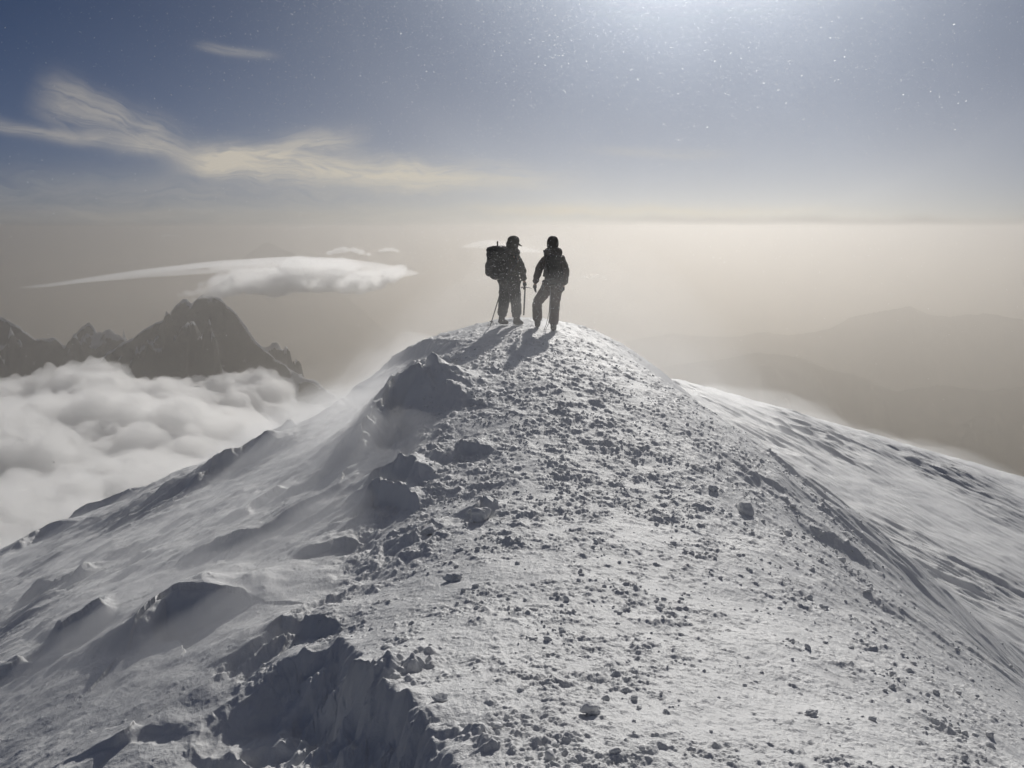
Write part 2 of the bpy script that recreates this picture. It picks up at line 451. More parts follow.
bg = nt.nodes.new('ShaderNodeBackground'); bg.inputs['Strength'].default_value = SKY_K
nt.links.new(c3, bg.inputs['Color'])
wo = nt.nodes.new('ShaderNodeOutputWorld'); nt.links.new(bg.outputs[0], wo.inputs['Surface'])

S.cycles.use_adaptive_sampling = True; S.cycles.adaptive_threshold = 0.03
S.cycles.max_bounces = 10; S.cycles.diffuse_bounces = 3; S.cycles.volume_bounces = 10; S.cycles.transparent_max_bounces = 16
S.cycles.caustics_reflective = False; S.cycles.caustics_refractive = False
# ------------------------------------------------------------------ valley floor, mountains, air
def valley():
    th = np.linspace(0, 2 * np.pi, 97)[:-1]; rr = np.exp(np.linspace(math.log(300), math.log(170000), 90))
    T, RR = np.meshgrid(th, rr); X, Y = (np.sin(T) * RR).ravel(), (np.cos(T) * RR).ravel()
    Z = -3000 + 90 * fbm(X / 5200, Y / 5200, 4, 3) - 40
    Z = np.maximum(Z, -3120)
    nr, n = len(rr), len(th)
    i = np.arange(nr - 1)[:, None] * n; j = np.arange(n)[None, :]; j2 = (j + 1) % n
    Q = np.stack([i + j, i + n + j, i + n + j2, i + j2], -1).reshape(-1, 4)[:, ::-1]
    m = principled('valley_forest_and_fields', (0.07, 0.075, 0.05), 0.95, (0.14, 0.12, 0.085), 0.0004, spec=0.1)
    tag(link('valley_ground', np_mesh('valley', np.stack([X, Y, Z], 1), Q), m), 'dim valley floor far below under haze', kind='structure')
valley()

def rock_mat():
    m, nt, out = new_mat('alpine_rock_and_snow')
    b = nt.nodes.new('ShaderNodeBsdfPrincipled'); b.inputs['Roughness'].default_value = .9; b.inputs['Specular IOR Level'].default_value = .15
    g = nt.nodes.new('ShaderNodeNewGeometry'); sx = nt.nodes.new('ShaderNodeSeparateXYZ'); nt.links.new(g.outputs['Normal'], sx.inputs[0])
    tc = nt.nodes.new('ShaderNodeTexCoord')
    n = nt.nodes.new('ShaderNodeTexNoise'); n.inputs['Scale'].default_value = .006; n.inputs['Detail'].default_value = 8; n.inputs['Roughness'].default_value = .65
    nt.links.new(tc.outputs['Object'], n.inputs['Vector'])
    a = nt.nodes.new('ShaderNodeMath'); a.operation = 'ADD'; nt.links.new(sx.outputs[2], a.inputs[0]); nt.links.new(n.outputs['Fac'], a.inputs[1])
    r = nt.nodes.new('ShaderNodeMapRange'); r.interpolation_type = 'SMOOTHSTEP'; r.inputs['From Min'].default_value = 1.02; r.inputs['From Max'].default_value = 1.14
    nt.links.new(a.outputs[0], r.inputs['Value'])
    mx = nt.nodes.new('ShaderNodeMix'); mx.data_type = 'RGBA'; nt.links.new(r.outputs[0], mx.inputs['Factor'])
    mx.inputs['A'].default_value = (.13, .125, .12, 1); mx.inputs['B'].default_value = (.75, .77, .8, 1)
    nt.links.new(mx.outputs['Result'], b.inputs['Base Color'])
    bp = nt.nodes.new('ShaderNodeBump'); bp.inputs['Strength'].default_value = .8; bp.inputs['Distance'].default_value = 60
    nt.links.new(n.outputs['Fac'], bp.inputs['Height']); nt.links.new(bp.outputs['Normal'], b.inputs['Normal'])
    nt.links.new(b.outputs[0], out.inputs['Surface'])
    return m
M_ROCK = rock_mat(); M_HILL = principled('hazy_hill_forest', (.07, .068, .06), .95, (.11, .10, .085), .002, spec=.1)

def massif(label, prof, Y, depth, seed, rough=.16, step=None, smooth=False):
    """A mountain ridge at distance Y whose crest rises to the given pixel profile; it has flanks on both sides."""
    step = step or Y / 430
    ax = np.array([at(p[0], p[1] - (0 if smooth else 4), Y) for p in prof])
    xs = np.arange(ax[0, 0] - depth * .9, ax[-1, 0] + depth * .9, step); ys = np.arange(Y - depth * 1.25, Y + depth * 1.1, step)
    X, YY = np.meshgrid(xs, ys); x, y = X.ravel(), YY.ravel()
    yw = y - Y + .16 * depth * pn(x / depth * 1.6, y / depth * .4, seed) + .07 * depth * pn(x / depth * 4.5, y / depth * 2, seed + 1)
    crest_z = np.interp(x, ax[:, 0], ax[:, 2])
    over = np.clip(np.maximum(ax[0, 0] - x, x - ax[-1, 0]), 0, None)
    crest_z = crest_z - over * .85
    H = crest_z + 3050
    fall = np.abs(yw)
    rg = ridged(x / depth * 2.6 + .3 * pn(x / depth * 3, y / depth * 3, seed), y / depth * 2.0, 6, seed + 3, .55)
    z = crest_z - fall * (1.0 - .22 * np.clip(fall / depth, 0, 1)) - (rg.max() * .6 - rg) * rough * depth * np.clip(fall / (.14 * depth), .06, 1)
    if not smooth: z = z + .035 * depth * fbm(x / depth * 14, y / depth * 14, 4, seed + 9, .6) * np.clip(fall / (.05 * depth), .45, 1)
    z = np.maximum(z, -3080 - .0001 * fall)
    nx, ny = len(xs), len(ys)
    i = np.arange(ny - 1)[:, None] * nx; j = np.arange(nx - 1)[None, :]
    Q = np.stack([i + j, i + j + 1, i + nx + j + 1, i + nx + j], -1).reshape(-1, 4)
    tag(link('mountain', np_mesh('mountain', np.stack([x, y, z], 1), Q), M_HILL if smooth else M_ROCK), label, kind='structure')
massif('dark rocky peak with snow patches under the flat cloud', [(60, 400), (110, 352), (130, 340), (150, 325), (165, 319), (176, 304), (184, 299), (195, 300), (206, 295), (216, 297), (224, 298), (234, 305), (248, 322), (262, 340), (280, 358), (300, 375), (330, 392), (380, 430)], 5500, 1450, 11, .24)
massif('lower dark crags left of the rocky peak', [(-120, 300), (-40, 318), (-10, 312), (6, 316), (22, 326), (36, 340), (52, 338), (64, 346), (80, 330), (88, 323), (97, 334), (112, 332), (128, 342), (150, 352), (180, 370)], 6600, 1100, 23, .24)
massif('tiny far summit showing just under the horizon', [(244, 256), (254, 250), (262, 244), (268, 241), (275, 244), (283, 249), (292, 252), (300, 257)], 24000, 2600, 31, .05, smooth=True)
massif('faint long range in the haze at right', [(600, 352), (640, 338), (672, 332), (700, 336), (735, 338), (765, 331), (790, 334), (830, 328), (852, 316), (878, 309), (905, 304), (925, 313), (950, 316), (985, 312), (1040, 322), (1120, 315)], 18500, 3100, 41, .10, smooth=True)
massif('dusky nearer hills low in the haze at right', [(640, 372), (700, 360), (760, 352), (800, 358), (850, 372), (900, 392), (940, 384), (990, 392), (1050, 380), (1130, 392)], 13500, 2100, 53, .12, smooth=True)

def haze():
    bm = bmesh.new(); bmesh.ops.create_cube(bm, size=1.0)
    zlo, zhi = -3140.0, 40.0
    for v in bm.verts:
        v.co = Vector((v.co.x * 420000, v.co.y * 420000, zlo + (v.co.z + .5) * (zhi - zlo)))
    me = bpy.data.meshes.new('haze'); bm.to_mesh(me); bm.free()
    tag(link('haze', me, volume_mat('haze_air', 1.25e-4, (0.735, 0.708, 0.672), 0.87)), kind='stuff')
haze()

# ------------------------------------------------------------------ clouds
M_CLOUD = volume_mat('cloud_vapour', 0.0036, (1, 1, 1), 0.74)
M_LUMPY = volume_mat('lumpy_cloud_vapour', 0.02, (1, 1, 1), 0.68)
M_BANK = volume_mat('cloud_bank_vapour', 0.027, (1, 1, 1), 0.68)
M_THIN = volume_mat('thin_cloud_vapour', 0.005, (1, 1, 1), 0.6)

def billow(x, y, octv, seed, gain=.5):
    s, a = 0.0, 1.0
    for i in range(octv):
        s = s + a * np.abs(pn(x, y, seed + i * 3)); a *= gain; x = x * 2.1; y = y * 2.1
    return s

def puffs_mesh(name, balls, voxel, rough, fs, seed, sub=2):
    """One closed cauliflower hull round many balls (x, y, z, rx, ry, rz)."""
    bm = bmesh.new(); bmesh.ops.create_icosphere(bm, subdivisions=sub, radius=1.0)
    V0 = np.array([v.co[:] for v in bm.verts]); F0 = np.array([[v.index for v in f.verts] for f in bm.faces]); bm.free()
    Vs = [V0 * np.array(b[3:6]) + np.array(b[:3]) for b in balls]; Fs = [F0 + i * len(V0) for i in range(len(balls))]
    me = np_mesh(name, np.concatenate(Vs), np.concatenate(Fs))
    o = bpy.data.objects.new(name, me); COL.objects.link(o)
    md = o.modifiers.new('union', 'REMESH'); md.mode = 'VOXEL'; md.voxel_size = voxel
    bpy.context.view_layer.update()
    res = bpy.data.meshes.new_from_object(o.evaluated_get(bpy.context.evaluated_depsgraph_get()))
    bpy.data.objects.remove(o); bpy.data.meshes.remove(me)
    n = len(res.vertices); co = np.zeros(n * 3, np.float32); no = np.zeros(n * 3, np.float32)
    res.vertices.foreach_get('co', co); res.vertices.foreach_get('normal', no)
    co = co.reshape(-1, 3).astype(float); no = no.reshape(-1, 3)
    u, v = (co[:, 0] + .6 * co[:, 2]) / fs, (co[:, 1] - .8 * co[:, 2]) / fs
    co = co + no * (rough * (billow(u, v, 4, seed, .6) - .35))[:, None]
    res.vertices.foreach_set('co', np.ascontiguousarray(co, np.float32).ravel()); res.update()
    for p in res.polygons: p.use_smooth = True
    return res

def cloud_sea():
    rng = np.random.default_rng(8); balls = []
    def topz(x, y):
        return -505 + 60 * pn(x / 800, y / 800, 210) + 135 * pn(x / 330, y / 330, 212) - 60 * sst(1500, 800, y) - 210 * sst(-900, -380, x) * sst(1400, 2900, y)
    for x in np.arange(-3500, -200, 170.0):
        for y in np.arange(750, 3300, 170.0):
            X, Y = x + rng.uniform(-60, 60), y + rng.uniform(-60, 60)
            if X > -0.168 * Y - 40: continue
            t = topz(X, Y); e = min((-0.168 * Y - 40 - X) / 330, 1)
            r = 150 * (.55 + .45 * e)
            balls.append((X, Y, t - r * .75 - 60 * (1 - e), r, r, r * .8))
    n = 2600
    for X, Y, q in zip(rng.uniform(-3500, -200, n), rng.uniform(750, 3350, n), rng.random(n)):
        if X > -0.160 * Y - 30: continue
        e = min((-0.160 * Y - 30 - X) / 330, 1)
        r = (22 + 75 * q ** 2.2); t = topz(X, Y)
        balls.append((X, Y, t - r * .55 + rng.uniform(-18, 10) - 60 * (1 - e), r * 1.15, r * 1.15, r * .85))
    me = puffs_mesh('cloud_sea', balls, 12.0, 46, 78, 221)
    tag(link('cloud_sea', me, M_BANK), 'soft bank of white cloud below the left slope', kind='stuff')
cloud_sea()

def pixel_balls(spec, Y, deep, seed, jitter=.25):
    """Balls along pixel positions (px, py, radius in px) at distance Y, repeated through the cloud's depth."""
    rng = np.random.default_rng(seed); out = []
    for px, py, rp in spec:
        r = rp * Y / F
        for k in np.arange(-deep, deep + .001, max(r * 1.1, deep / 4)):
            sh = math.sqrt(max(.15, 1 - (k / (deep * 1.15)) ** 2))
            p = at(px + rng.normal() * rp * jitter, py + rng.normal() * rp * jitter * .35, Y)
            q = r * sh * rng.uniform(.8, 1.15)
            out.append((p.x, Y + k, p.z, q * 1.25, q * 1.1, q * .85))
    return out

def lens_cloud():
    Y = 4300.0; balls = []
    # thin smooth sheet: flat discs under an arched top line, with a tail to the left
    for px in np.arange(34, 408, 6.0):
        top = np.interp(px, [30, 70, 100, 160, 220, 280, 340, 385, 408], [286.5, 281.5, 276.5, 267.5, 260.5, 257, 258.5, 265, 272])
        th = (1 + .9 * float(pn(px * .06, 1.3, 3))) * np.interp(px, [30, 80, 140, 200, 260, 340, 390, 410], [.7, 1.8, 3.2, 5, 6.5, 7.5, 6, 3])
        dp = np.interp(px, [30, 200, 300, 410], [90, 330, 420, 150])
        for k in (-1, 0, 1):
            c = at(px, top + th / 2 + .6 * abs(k), Y); s = Y / F
            balls.append((c.x, Y + k * dp * .5, c.z, 13 * s, dp * .6, max(th / 2 * s, 3.5) * (1 - .2 * abs(k))))
    a = [(205, 291, 4), (218, 293, 4), (232, 290, 6), (246, 284, 8), (262, 281, 9.5), (276, 279, 11), (290, 279, 10), (304, 281, 8.5), (318, 282, 8), (332, 284, 7.5), (346, 282, 8),
         (360, 280, 8.5), (372, 283, 7), (384, 277, 7), (395, 273, 6), (268, 288, 6), (285, 289, 6), (240, 275, 6), (226, 281, 5), (354, 288, 4.5), (368, 289, 4), (300, 270, 9), (320, 268, 8), (340, 270, 8)]
    for px in np.arange(98, 300, 6.0):                   # a second, higher strand of the sheet
        c = at(px, np.interp(px, [98, 160, 220, 300], [279.5, 274, 270, 264]), Y); s = Y / F
        balls.append((c.x, Y - 120, c.z, 13 * s, 130, (1.2 + 1.4 * (px - 98) / 200) * s))
    me = puffs_mesh('lenticular_cloud', balls, 5.0, 9, 22, 301)
    lc = tag(link('lenticular_cloud', me, M_CLOUD), 'long flat white cloud with lumpy underside capping the rocky peak', 'cloud')
    a = [(x, y - .5, r * 1.25) for x, y, r in a]
    link('lumpy_underside', puffs_mesh('lumpy_underside', pixel_balls(a, Y, 330, 33, .4), 5.0, 14, 26, 303), M_LUMPY, lc)
    Y = 12000.0; balls = []
    for px in np.arange(466, 546, 3.0):
        top = np.interp(px, [464, 475, 488, 505, 520, 546], [247, 242, 239.2, 241, 246, 251.5]); th = np.interp(px, [464, 480, 500, 520, 546], [1, 8, 12, 6.5, 1.2])
        c = at(px, top + th / 2, Y); s = Y / F
        balls.append((c.x, Y, c.z, 6 * s, 380, max(th / 2 * s, 9)))
    tag(link('lenticular_cloud', puffs_mesh('lenticular_cloud', balls, 15, 6, 90, 311), M_CLOUD), 'small smooth lens cloud just behind the backpack climber', 'cloud')
lens_cloud()
PUFF = [([(330, 253, 3), (337, 251, 4), (345, 249.5, 4.5), (353, 250, 4), (361, 252, 3.5), (369, 254.5, 2)], 'puffy white cloud standing on top of the long flat cloud', M_LUMPY),
        ([(381, 251, 2), (386, 249.5, 3), (392, 249.5, 2.6), (397, 251, 1.6)], 'tiny white puff right of the long flat cloud top', M_LUMPY),
        ([(286, 229, 1.5), (295, 227.5, 2), (304, 227.8, 2.2), (313, 226, 2), (320, 225, 1.2)], 'thin pale wisp above the tiny far summit', M_THIN),
        ([(577, 279, 2), (585, 277, 3.2), (594, 276.5, 3.5), (603, 278, 2.4)], 'faint pale puff in the haze right of the two climbers', M_THIN),
        ([(163, 236, 1.6), (170, 235, 2.4), (178, 236, 1.6)], 'faint grey wisp left of the tiny far summit', M_THIN),
        ([(478, 280, 2.2), (486, 277.5, 3.2), (494, 279, 2.6)], 'faint pale puff in the haze beside the backpack', M_THIN)]
for k, (spec, lab, mt) in enumerate(PUFF):
    Y = 7000 + 500 * k
    tag(link('cloud_puff', puffs_mesh('cloud_puff', pixel_balls(spec, Y, 50, 40 + k), 7.5, 8, 40, 330 + k), mt), lab, 'cloud', 'small clouds near the horizon')

# snow blown off the slopes: a thin veil hugging the terrain, thick in streaks
def spindrift(name, label, x0, x1, y0, y1, step, thick, dens):
    xs = np.arange(x0, x1, step); ys = np.arange(y0, y1, step)
    X, Y = np.meshgrid(xs, ys); x, y = X.ravel(), Y.ravel()
    ez = sst(0, .12, (x - x0) / (x1 - x0)) * sst(0, .12, (x1 - x) / (x1 - x0)) * sst(0, .12, (y - y0) / (y1 - y0)) * sst(0, .12, (y1 - y) / (y1 - y0))
    g = height(x, y, False)
    T = thick(x, y) * ez
    zt = g - .14 + T; zb = np.minimum(g - .3, zt - .02)
    nx, ny = len(xs), len(ys); n = nx * ny
    i = np.arange(ny - 1)[:, None] * nx; j = np.arange(nx - 1)[None, :]
    Qt = np.stack([i + j, i + j + 1, i + nx + j + 1, i + nx + j], -1).reshape(-1, 4)
    bd = np.concatenate([np.arange(nx - 1), (np.arange(ny - 1) * nx + nx - 1), (np.arange(nx - 1, 0, -1) + (ny - 1) * nx), np.arange(ny - 1, 0, -1) * nx])
    b2 = np.roll(bd, -1)
    V = np.concatenate([np.stack([x, y, zt], 1), np.stack([x, y, zb], 1)])
    me = np_mesh(name, V, np.concatenate([Qt, Qt[:, ::-1] + n, np.stack([bd, bd + n, b2 + n, b2], -1)]))
    tag(link(name, me, volume_mat(name, dens, (1, 1, 1), .55)), label, kind='stuff')
def _tr(x, y):
    a, b = x * .86 + y * .50, y * .86 - x * .50
    n = fbm(a * .55 + .3 * pn(x * .3, y * .3, 2), b * .10, 4, 501, .6)
    d = x - (crest_x(y) + 4.4)
    return sst(-.3, 1.6, d) * np.clip(.34 + 1.15 * n, 0, 1.4) * (1 - .75 * sst(5, 13, d)) * (.5 + .5 * sst(13, 24, y)) * (1 - .35 * sst(27, 32, y))
spindrift('blowing_snow', 'veil of blown snow streaming over the right flank', 3.6, 22, 12, 34, .11, _tr, .18)
def _tl(x, y):
    n = fbm((x * .74 - y * .67) * .5, (y * .74 + x * .67) * .16, 4, 521, .6)
    return np.clip(.20 + .70 * n + .45 * np.exp(-((x + 4.2) / 1.5) ** 2 - ((y - 17.5) / 3.0) ** 2) + .35 * np.exp(-((x + 4.0) / 1.6) ** 2 - ((y - 11.5) / 2.6) ** 2), 0, 1.3) * sst(-1.2, -2.4, x) + 1.1 * np.exp(-((x + 2.0) / .8) ** 2 - ((y - 13.8) / 1.8) ** 2) * np.clip(.7 + .8 * n, .2, 1.2) + .5 * np.exp(-((x + 3.0) / .8) ** 2 - ((y - 17.5) / 1.6) ** 2)
spindrift('blowing_snow', 'wisps of blown snow drifting over the left slope', -13, .6, 6.5, 26, .11, _tl, .26)

def _tc(x, y):
    n = fbm(x * .16 + .2 * pn(x * .3, y * .3, 4), y * .22, 4, 541, .55)
    return sst(6.0, 13.0, y) * np.clip(1.55 + 1.7 * n, .3, 3.2)
spindrift('blowing_snow', 'thin veil of ice dust hanging over the summit ridge', -12, 7, 5, 34, .25, _tc, .016)

# ------------------------------------------------------------------ loose snow
def lump_mesh(rng, r, sub=2):
    bm = bmesh.new(); bmesh.ops.create_icosphere(bm, subdivisions=sub, radius=1.0)
    V = np.array([v.co[:] for v in bm.verts]); Fc = np.array([[v.index for v in f.verts] for f in bm.faces]); bm.free()
    d = np.ones(len(V))
    for q in range(5):
        k = rng.normal(size=3) * (1.2 + q * .9); d += .26 / (1 + q * .35) * np.sin(V @ k + rng.uniform(0, 6.3))
    for q in range(4):                                   # broken-off faces
        nrm = rng.normal(size=3); nrm /= np.linalg.norm(nrm); pr = V @ nrm
        d = np.where(pr * d > .72, .72 / np.maximum(pr, .3), d)
    V = V * d[:, None] * np.array([1, .85 + .3 * rng.random(), .62 + .3 * rng.random()]) * r
    a = rng.uniform(0, 6.3); c, s = math.cos(a), math.sin(a)
    V = V @ np.array([[c, -s, 0], [s, c, 0], [0, 0, 1]])
    return V, Fc

def loose_lumps():
    rng = np.random.default_rng(5)
    protos = [lump_mesh(rng, 1.0, 2) for _ in range(24)]
    n = 60000
    Y = np.exp(rng.uniform(math.log(3.6), math.log(19), n)); X = crest_x(Y) + rng.uniform(-2.4, 6.0, n)
    D = lump_density(X, Y)
    clump = np.clip(.25 + 1.6 * fbm(X * 2.0, Y * 2.0, 2, 411), 0, 1)
    keep = rng.random(n) < D * clump * .42 * np.clip((Y / 8) ** 1.4, .35, 1.6)
    X, Y = X[keep], Y[keep]
    Z = height(X, Y)
    r = .006 + .022 * rng.random(len(X)) ** 4.0 + .005 * rng.random(len(X))
    r = np.where(rng.random(len(X)) < .012, r * 2.0, r)
    Vs, Fs, off = [], [], 0
    for x, y, z, q in zip(X, Y, Z, r):
        V, Fc = protos[rng.integers(len(protos))]
        Vs.append(V * q + np.array([x, y, z + q * .12])); Fs.append(Fc + off); off += len(V)
    tag(link('snow_lumps', np_mesh('snow_lumps', np.concatenate(Vs), np.concatenate(Fs)), M_LUMP), 'loose lumps of crusted snow strewn over the crest', kind='stuff')
loose_lumps()

CH = [(590, 714, 21, 'flat topped snow chunk lying alone on smooth snow in the foreground'),
      (481, 520, 26, 'large rounded snow block beside the broken lip of the ridge'),
      (440, 700, 22, 'snow chunk on the broken edge above the dark hollow'),
      (455, 578, 20, 'rough snow chunk in the middle of the rubble band'),
      (430, 535, 22, 'broken snow block left of the large rounded block'),
      (380, 205 + 250, 0, ''),
      (812, 716, 16, 'snow chunk on the right slope near the bottom'),
      (745, 515, 20, 'snow clump on the right slope by the wind ribs')]
for px, py, wpx, lab in CH:
    if not wpx: continue
    g = unproject(px, py, lambda x, y: height(x, y, False))
    rng = np.random.default_rng(px); r = wpx * .42 * g[1] / F
    V, Fc = lump_mesh(rng, r, 4)
    V = V + .06 * r * fbm(V[:, 0] / r * 3 + V[:, 2] / r * 2, V[:, 1] / r * 3, 4, px)[:, None]
    V[:, 2] = V[:, 2] * .9
    o = link('snow_chunk', np_mesh('snow_chunk', V, Fc), M_LUMP); o.location = (g[0], g[1], float(height([g[0]], [g[1]])[0]) + r * .35)
    tag(o, lab, 'snow chunk', 'larger snow chunks on the ridge')

def airborne():
    rng = np.random.default_rng(77); n = 420000
    px = rng.uniform(-120, 1144, n); py = rng.uniform(-60, 700, n)
    d = 2.0 + 26 * rng.random(n) ** .8
    wgt = .010 + .8 * np.exp(-((px - 640) / 330) ** 2) * np.exp(-((py + 40) / 190) ** 2) + .9 * np.exp(-((px - 530) / 90) ** 2 - ((py - 280) / 60) ** 2)
    k = rng.random(n) < wgt; px, py, d = px[k], py[k], d[k]
    P = np.array([at(a, b, q) for a, b, q in zip(px, py, d)])
    k = P[:, 2] > height(P[:, 0], P[:, 1], False) + .1; px, py, d = px[k], py[k], d[k]
    oct_v = np.array([[1, 0, 0], [-1, 0, 0], [0, 1, 0], [0, -1, 0], [0, 0, 1], [0, 0, -1]], float)
    oct_f = np.array([[0, 2, 4], [2, 1, 4], [1, 3, 4], [3, 0, 4], [2, 0, 5], [1, 2, 5], [3, 1, 5], [0, 3, 5]])
    Vs, Fs, off = [], [], 0
    for a, b, q in zip(px, py, d):
        c = np.array(at(a, b, q))
        if c[2] > 13: continue
        r = q / F * (.155 + .42 * rng.random() ** 7)
        M_, _ = np.linalg.qr(rng.normal(size=(3, 3)))
        Vs.append((oct_v * np.array([1.7, .6, .4]) * r) @ M_ + c); Fs.append(oct_f + off); off += 6
    m, nt, out = new_mat('ice_crystals')
    t = nt.nodes.new('ShaderNodeBsdfTranslucent'); t.inputs[0].default_value = (.95, .96, 1, 1)
    b = nt.nodes.new('ShaderNodeBsdfRefraction'); b.inputs['IOR'].default_value = 1.15; b.inputs['Roughness'].default_value = .55
    x = nt.nodes.new('ShaderNodeMixShader'); x.inputs[0].default_value = .85
    nt.links.new(t.outputs[0], x.inputs[1]); nt.links.new(b.outputs[0], x.inputs[2]); nt.links.new(x.outputs[0], out.inputs['Surface'])
    tag(link('airborne_snow', np_mesh('airborne_snow', np.concatenate(Vs), np.concatenate(Fs), False), m), 'glinting snow crystals blown through the air', kind='stuff')
airborne()

# ------------------------------------------------------------------ the two climbers
def skin(name, verts, edges, mat, parent=None, sub=2, noise_amt=0.0, noise_f=9.0):
    """One continuous tapered surface grown round a skeleton: verts = [(x, y, z, rx, ry)], the first is the root."""
    me = bpy.data.meshes.new(name)
    me.from_pydata([v[:3] for v in verts], edges, [])
    o = bpy.data.objects.new(name, me); COL.objects.link(o)
    md = o.modifiers.new('skin', 'SKIN'); md.use_smooth_shade = True; md.branch_smoothing = .3
    if not me.skin_vertices: me.skin_vertices.new()
    for i, v in enumerate(verts):
        me.skin_vertices[0].data[i].radius = (v[3], v[4] if len(v) > 4 else v[3]); me.skin_vertices[0].data[i].use_root = i == 0
    s = o.modifiers.new('sub', 'SUBSURF'); s.levels = s.render_levels = sub
    bpy.context.view_layer.update()
    dg = bpy.context.evaluated_depsgraph_get()
    res = bpy.data.meshes.new_from_object(o.evaluated_get(dg))
    bpy.data.objects.remove(o); bpy.data.meshes.remove(me)
    res.name = name
    if noise_amt:
        co = np.zeros(len(res.vertices) * 3, np.float32); no = np.zeros_like(co)
        res.vertices.foreach_get('co', co); res.vertices.foreach_get('normal', no)
        co = co.reshape(-1, 3).astype(float); no = no.reshape(-1, 3)
        k = fbm(co[:, 0] * noise_f + co[:, 2] * noise_f * .9, co[:, 1] * noise_f - co[:, 2] * noise_f * 1.3, 3, 611)
        co = co + no * (k * noise_amt)[:, None]
        res.vertices.foreach_set('co', np.ascontiguousarray(co, np.float32).ravel()); res.update()
    for p in res.polygons: p.use_smooth = True
    return link(name, res, mat, parent)

def chain(pts):
    return [tuple(p) for p in pts], [(i, i + 1) for i in range(len(pts) - 1)]

def tube(name, pts, r, mat, parent=None, r1=None, n=8):
    pts = [Vector(p) for p in pts]; r1 = r if r1 is None else r1
    V, Fc = [], []
    for i, p in enumerate(pts):
        d = (pts[min(i + 1, len(pts) - 1)] - pts[max(i - 1, 0)]).normalized()
        a = d.orthogonal().normalized(); b = d.cross(a)
        q = r + (r1 - r) * i / (len(pts) - 1)
        V += [tuple(p + a * math.cos(t) * q + b * math.sin(t) * q) for t in [2 * math.pi * k / n for k in range(n)]]
    for i in range(len(pts) - 1):
        for k in range(n): Fc.append((i * n + k, i * n + (k + 1) % n, (i + 1) * n + (k + 1) % n, (i + 1) * n + k))
    Fc += [tuple(range(n))[::-1], tuple((len(pts) - 1) * n + k for k in range(n))]
    me = bpy.data.meshes.new(name); me.from_pydata(V, [], Fc)
    for p in me.polygons: p.use_smooth = len(p.vertices) == 4
    return link(name, me, mat, parent)

def blob(name, c, size, mat, parent=None, power=.55, seed=0, amt=.05, rz=0.0, tilt=0.0):
    """A stuffed, rounded box (packs, pockets, lids)."""
    bm = bmesh.new(); bmesh.ops.create_icosphere(bm, subdivisions=4, radius=1.0)
    V = np.array([v.co[:] for v in bm.verts]); Fc = np.array([[v.index for v in f.verts] for f in bm.faces]); bm.free()
    P = np.sign(V) * np.abs(V) ** power
    P = P * (1 + amt * fbm(V[:, 0] * 2.2 + V[:, 2] * 1.7, V[:, 1] * 2.2 - V[:, 2] * 1.1, 3, seed))[:, None]
    P = P * np.array(size) / 2
    M_ = Matrix.Rotation(rz, 3, 'Z') @ Matrix.Rotation(tilt, 3, 'X')
    P = P @ np.array(M_).T + np.array(c)
    return link(name, np_mesh(name, P, Fc), mat, parent)

M_SKIN = principled('weathered_skin', (.42, .27, .20), .55, (.36, .22, .16), 20)
def cloth(name, c, c2=None): return principled(name, c, .85, c2 or tuple(q * .65 for q in c), 12, bump=.5, bump_scale=55, bump_dist=.01, sheen=.15, spec=.15)
M_JA = cloth('dark_olive_jacket', (.060, .052, .034)); M_TA = cloth('black_overtrousers', (.034, .032, .028))
M_JB = cloth('grey_brown_jacket', (.10, .078, .062)); M_TB = cloth('brown_overtrousers', (.11, .066, .046))
M_PK = cloth('dark_pack_fabric', (.028, .027, .024)); M_PK2 = cloth('grey_pack_fabric', (.060, .057, .050))
M_GL = cloth('black_gloves', (.02, .02, .019)); M_BT = cloth('dark_boots', (.03, .025, .02)); M_GT = cloth('red_brown_gaiters', (.075, .032, .022))
M_CAP = cloth('olive_cap', (.050, .048, .028)); M_HEL = principled('dull_brown_hood', (.055, .038, .028), .7)
M_MET = principled('grey_metal', (.25, .25, .26), .35, metal=1.0); M_ROPE = principled('pale_rope', (.35, .33, .30), .9, (.2, .2, .22), 60)
M_LENS = principled('dark_goggle_lens', (.02, .02, .022), .12, spec=.6)

def hand_verts(w, h, side):
    """Palm, four unequal bent fingers and a thumb; w wrist, h direction the hand hangs in."""
    w, d = Vector(w), (Vector(h) - Vector(w)).normalized()
    a = Vector((side, 0, 0)); a = (a - d * a.dot(d)).normalized(); b = d.cross(a)
    V = [(*w, .030), (*(w + d * .045), .036), (*(w + d * .09), .040)]; Ed = [(0, 1), (1, 2)]
    for k, (off, ln) in enumerate(((-.033, .074), (-.011, .088), (.011, .084), (.033, .066))):
        p0 = w + d * .095 + b * off; p1 = p0 + d * ln * .5 + a * -.012; p2 = p0 + d * ln * .85 + a * -.04
        i = len(V); V += [(*p0, .014), (*p1, .0125), (*p2, .010)]; Ed += [(2, i), (i, i + 1), (i + 1, i + 2)]
    t0 = w + d * .05 + b * -.040; t1 = t0 + d * .035 + b * -.022 + a * -.01; t2 = t1 + d * .03 - a * .015
    i = len(V); V += [(*t0, .016), (*t1, .014), (*t2, .011)]; Ed += [(1, i), (i, i + 1), (i + 1, i + 2)]
    return V, Ed

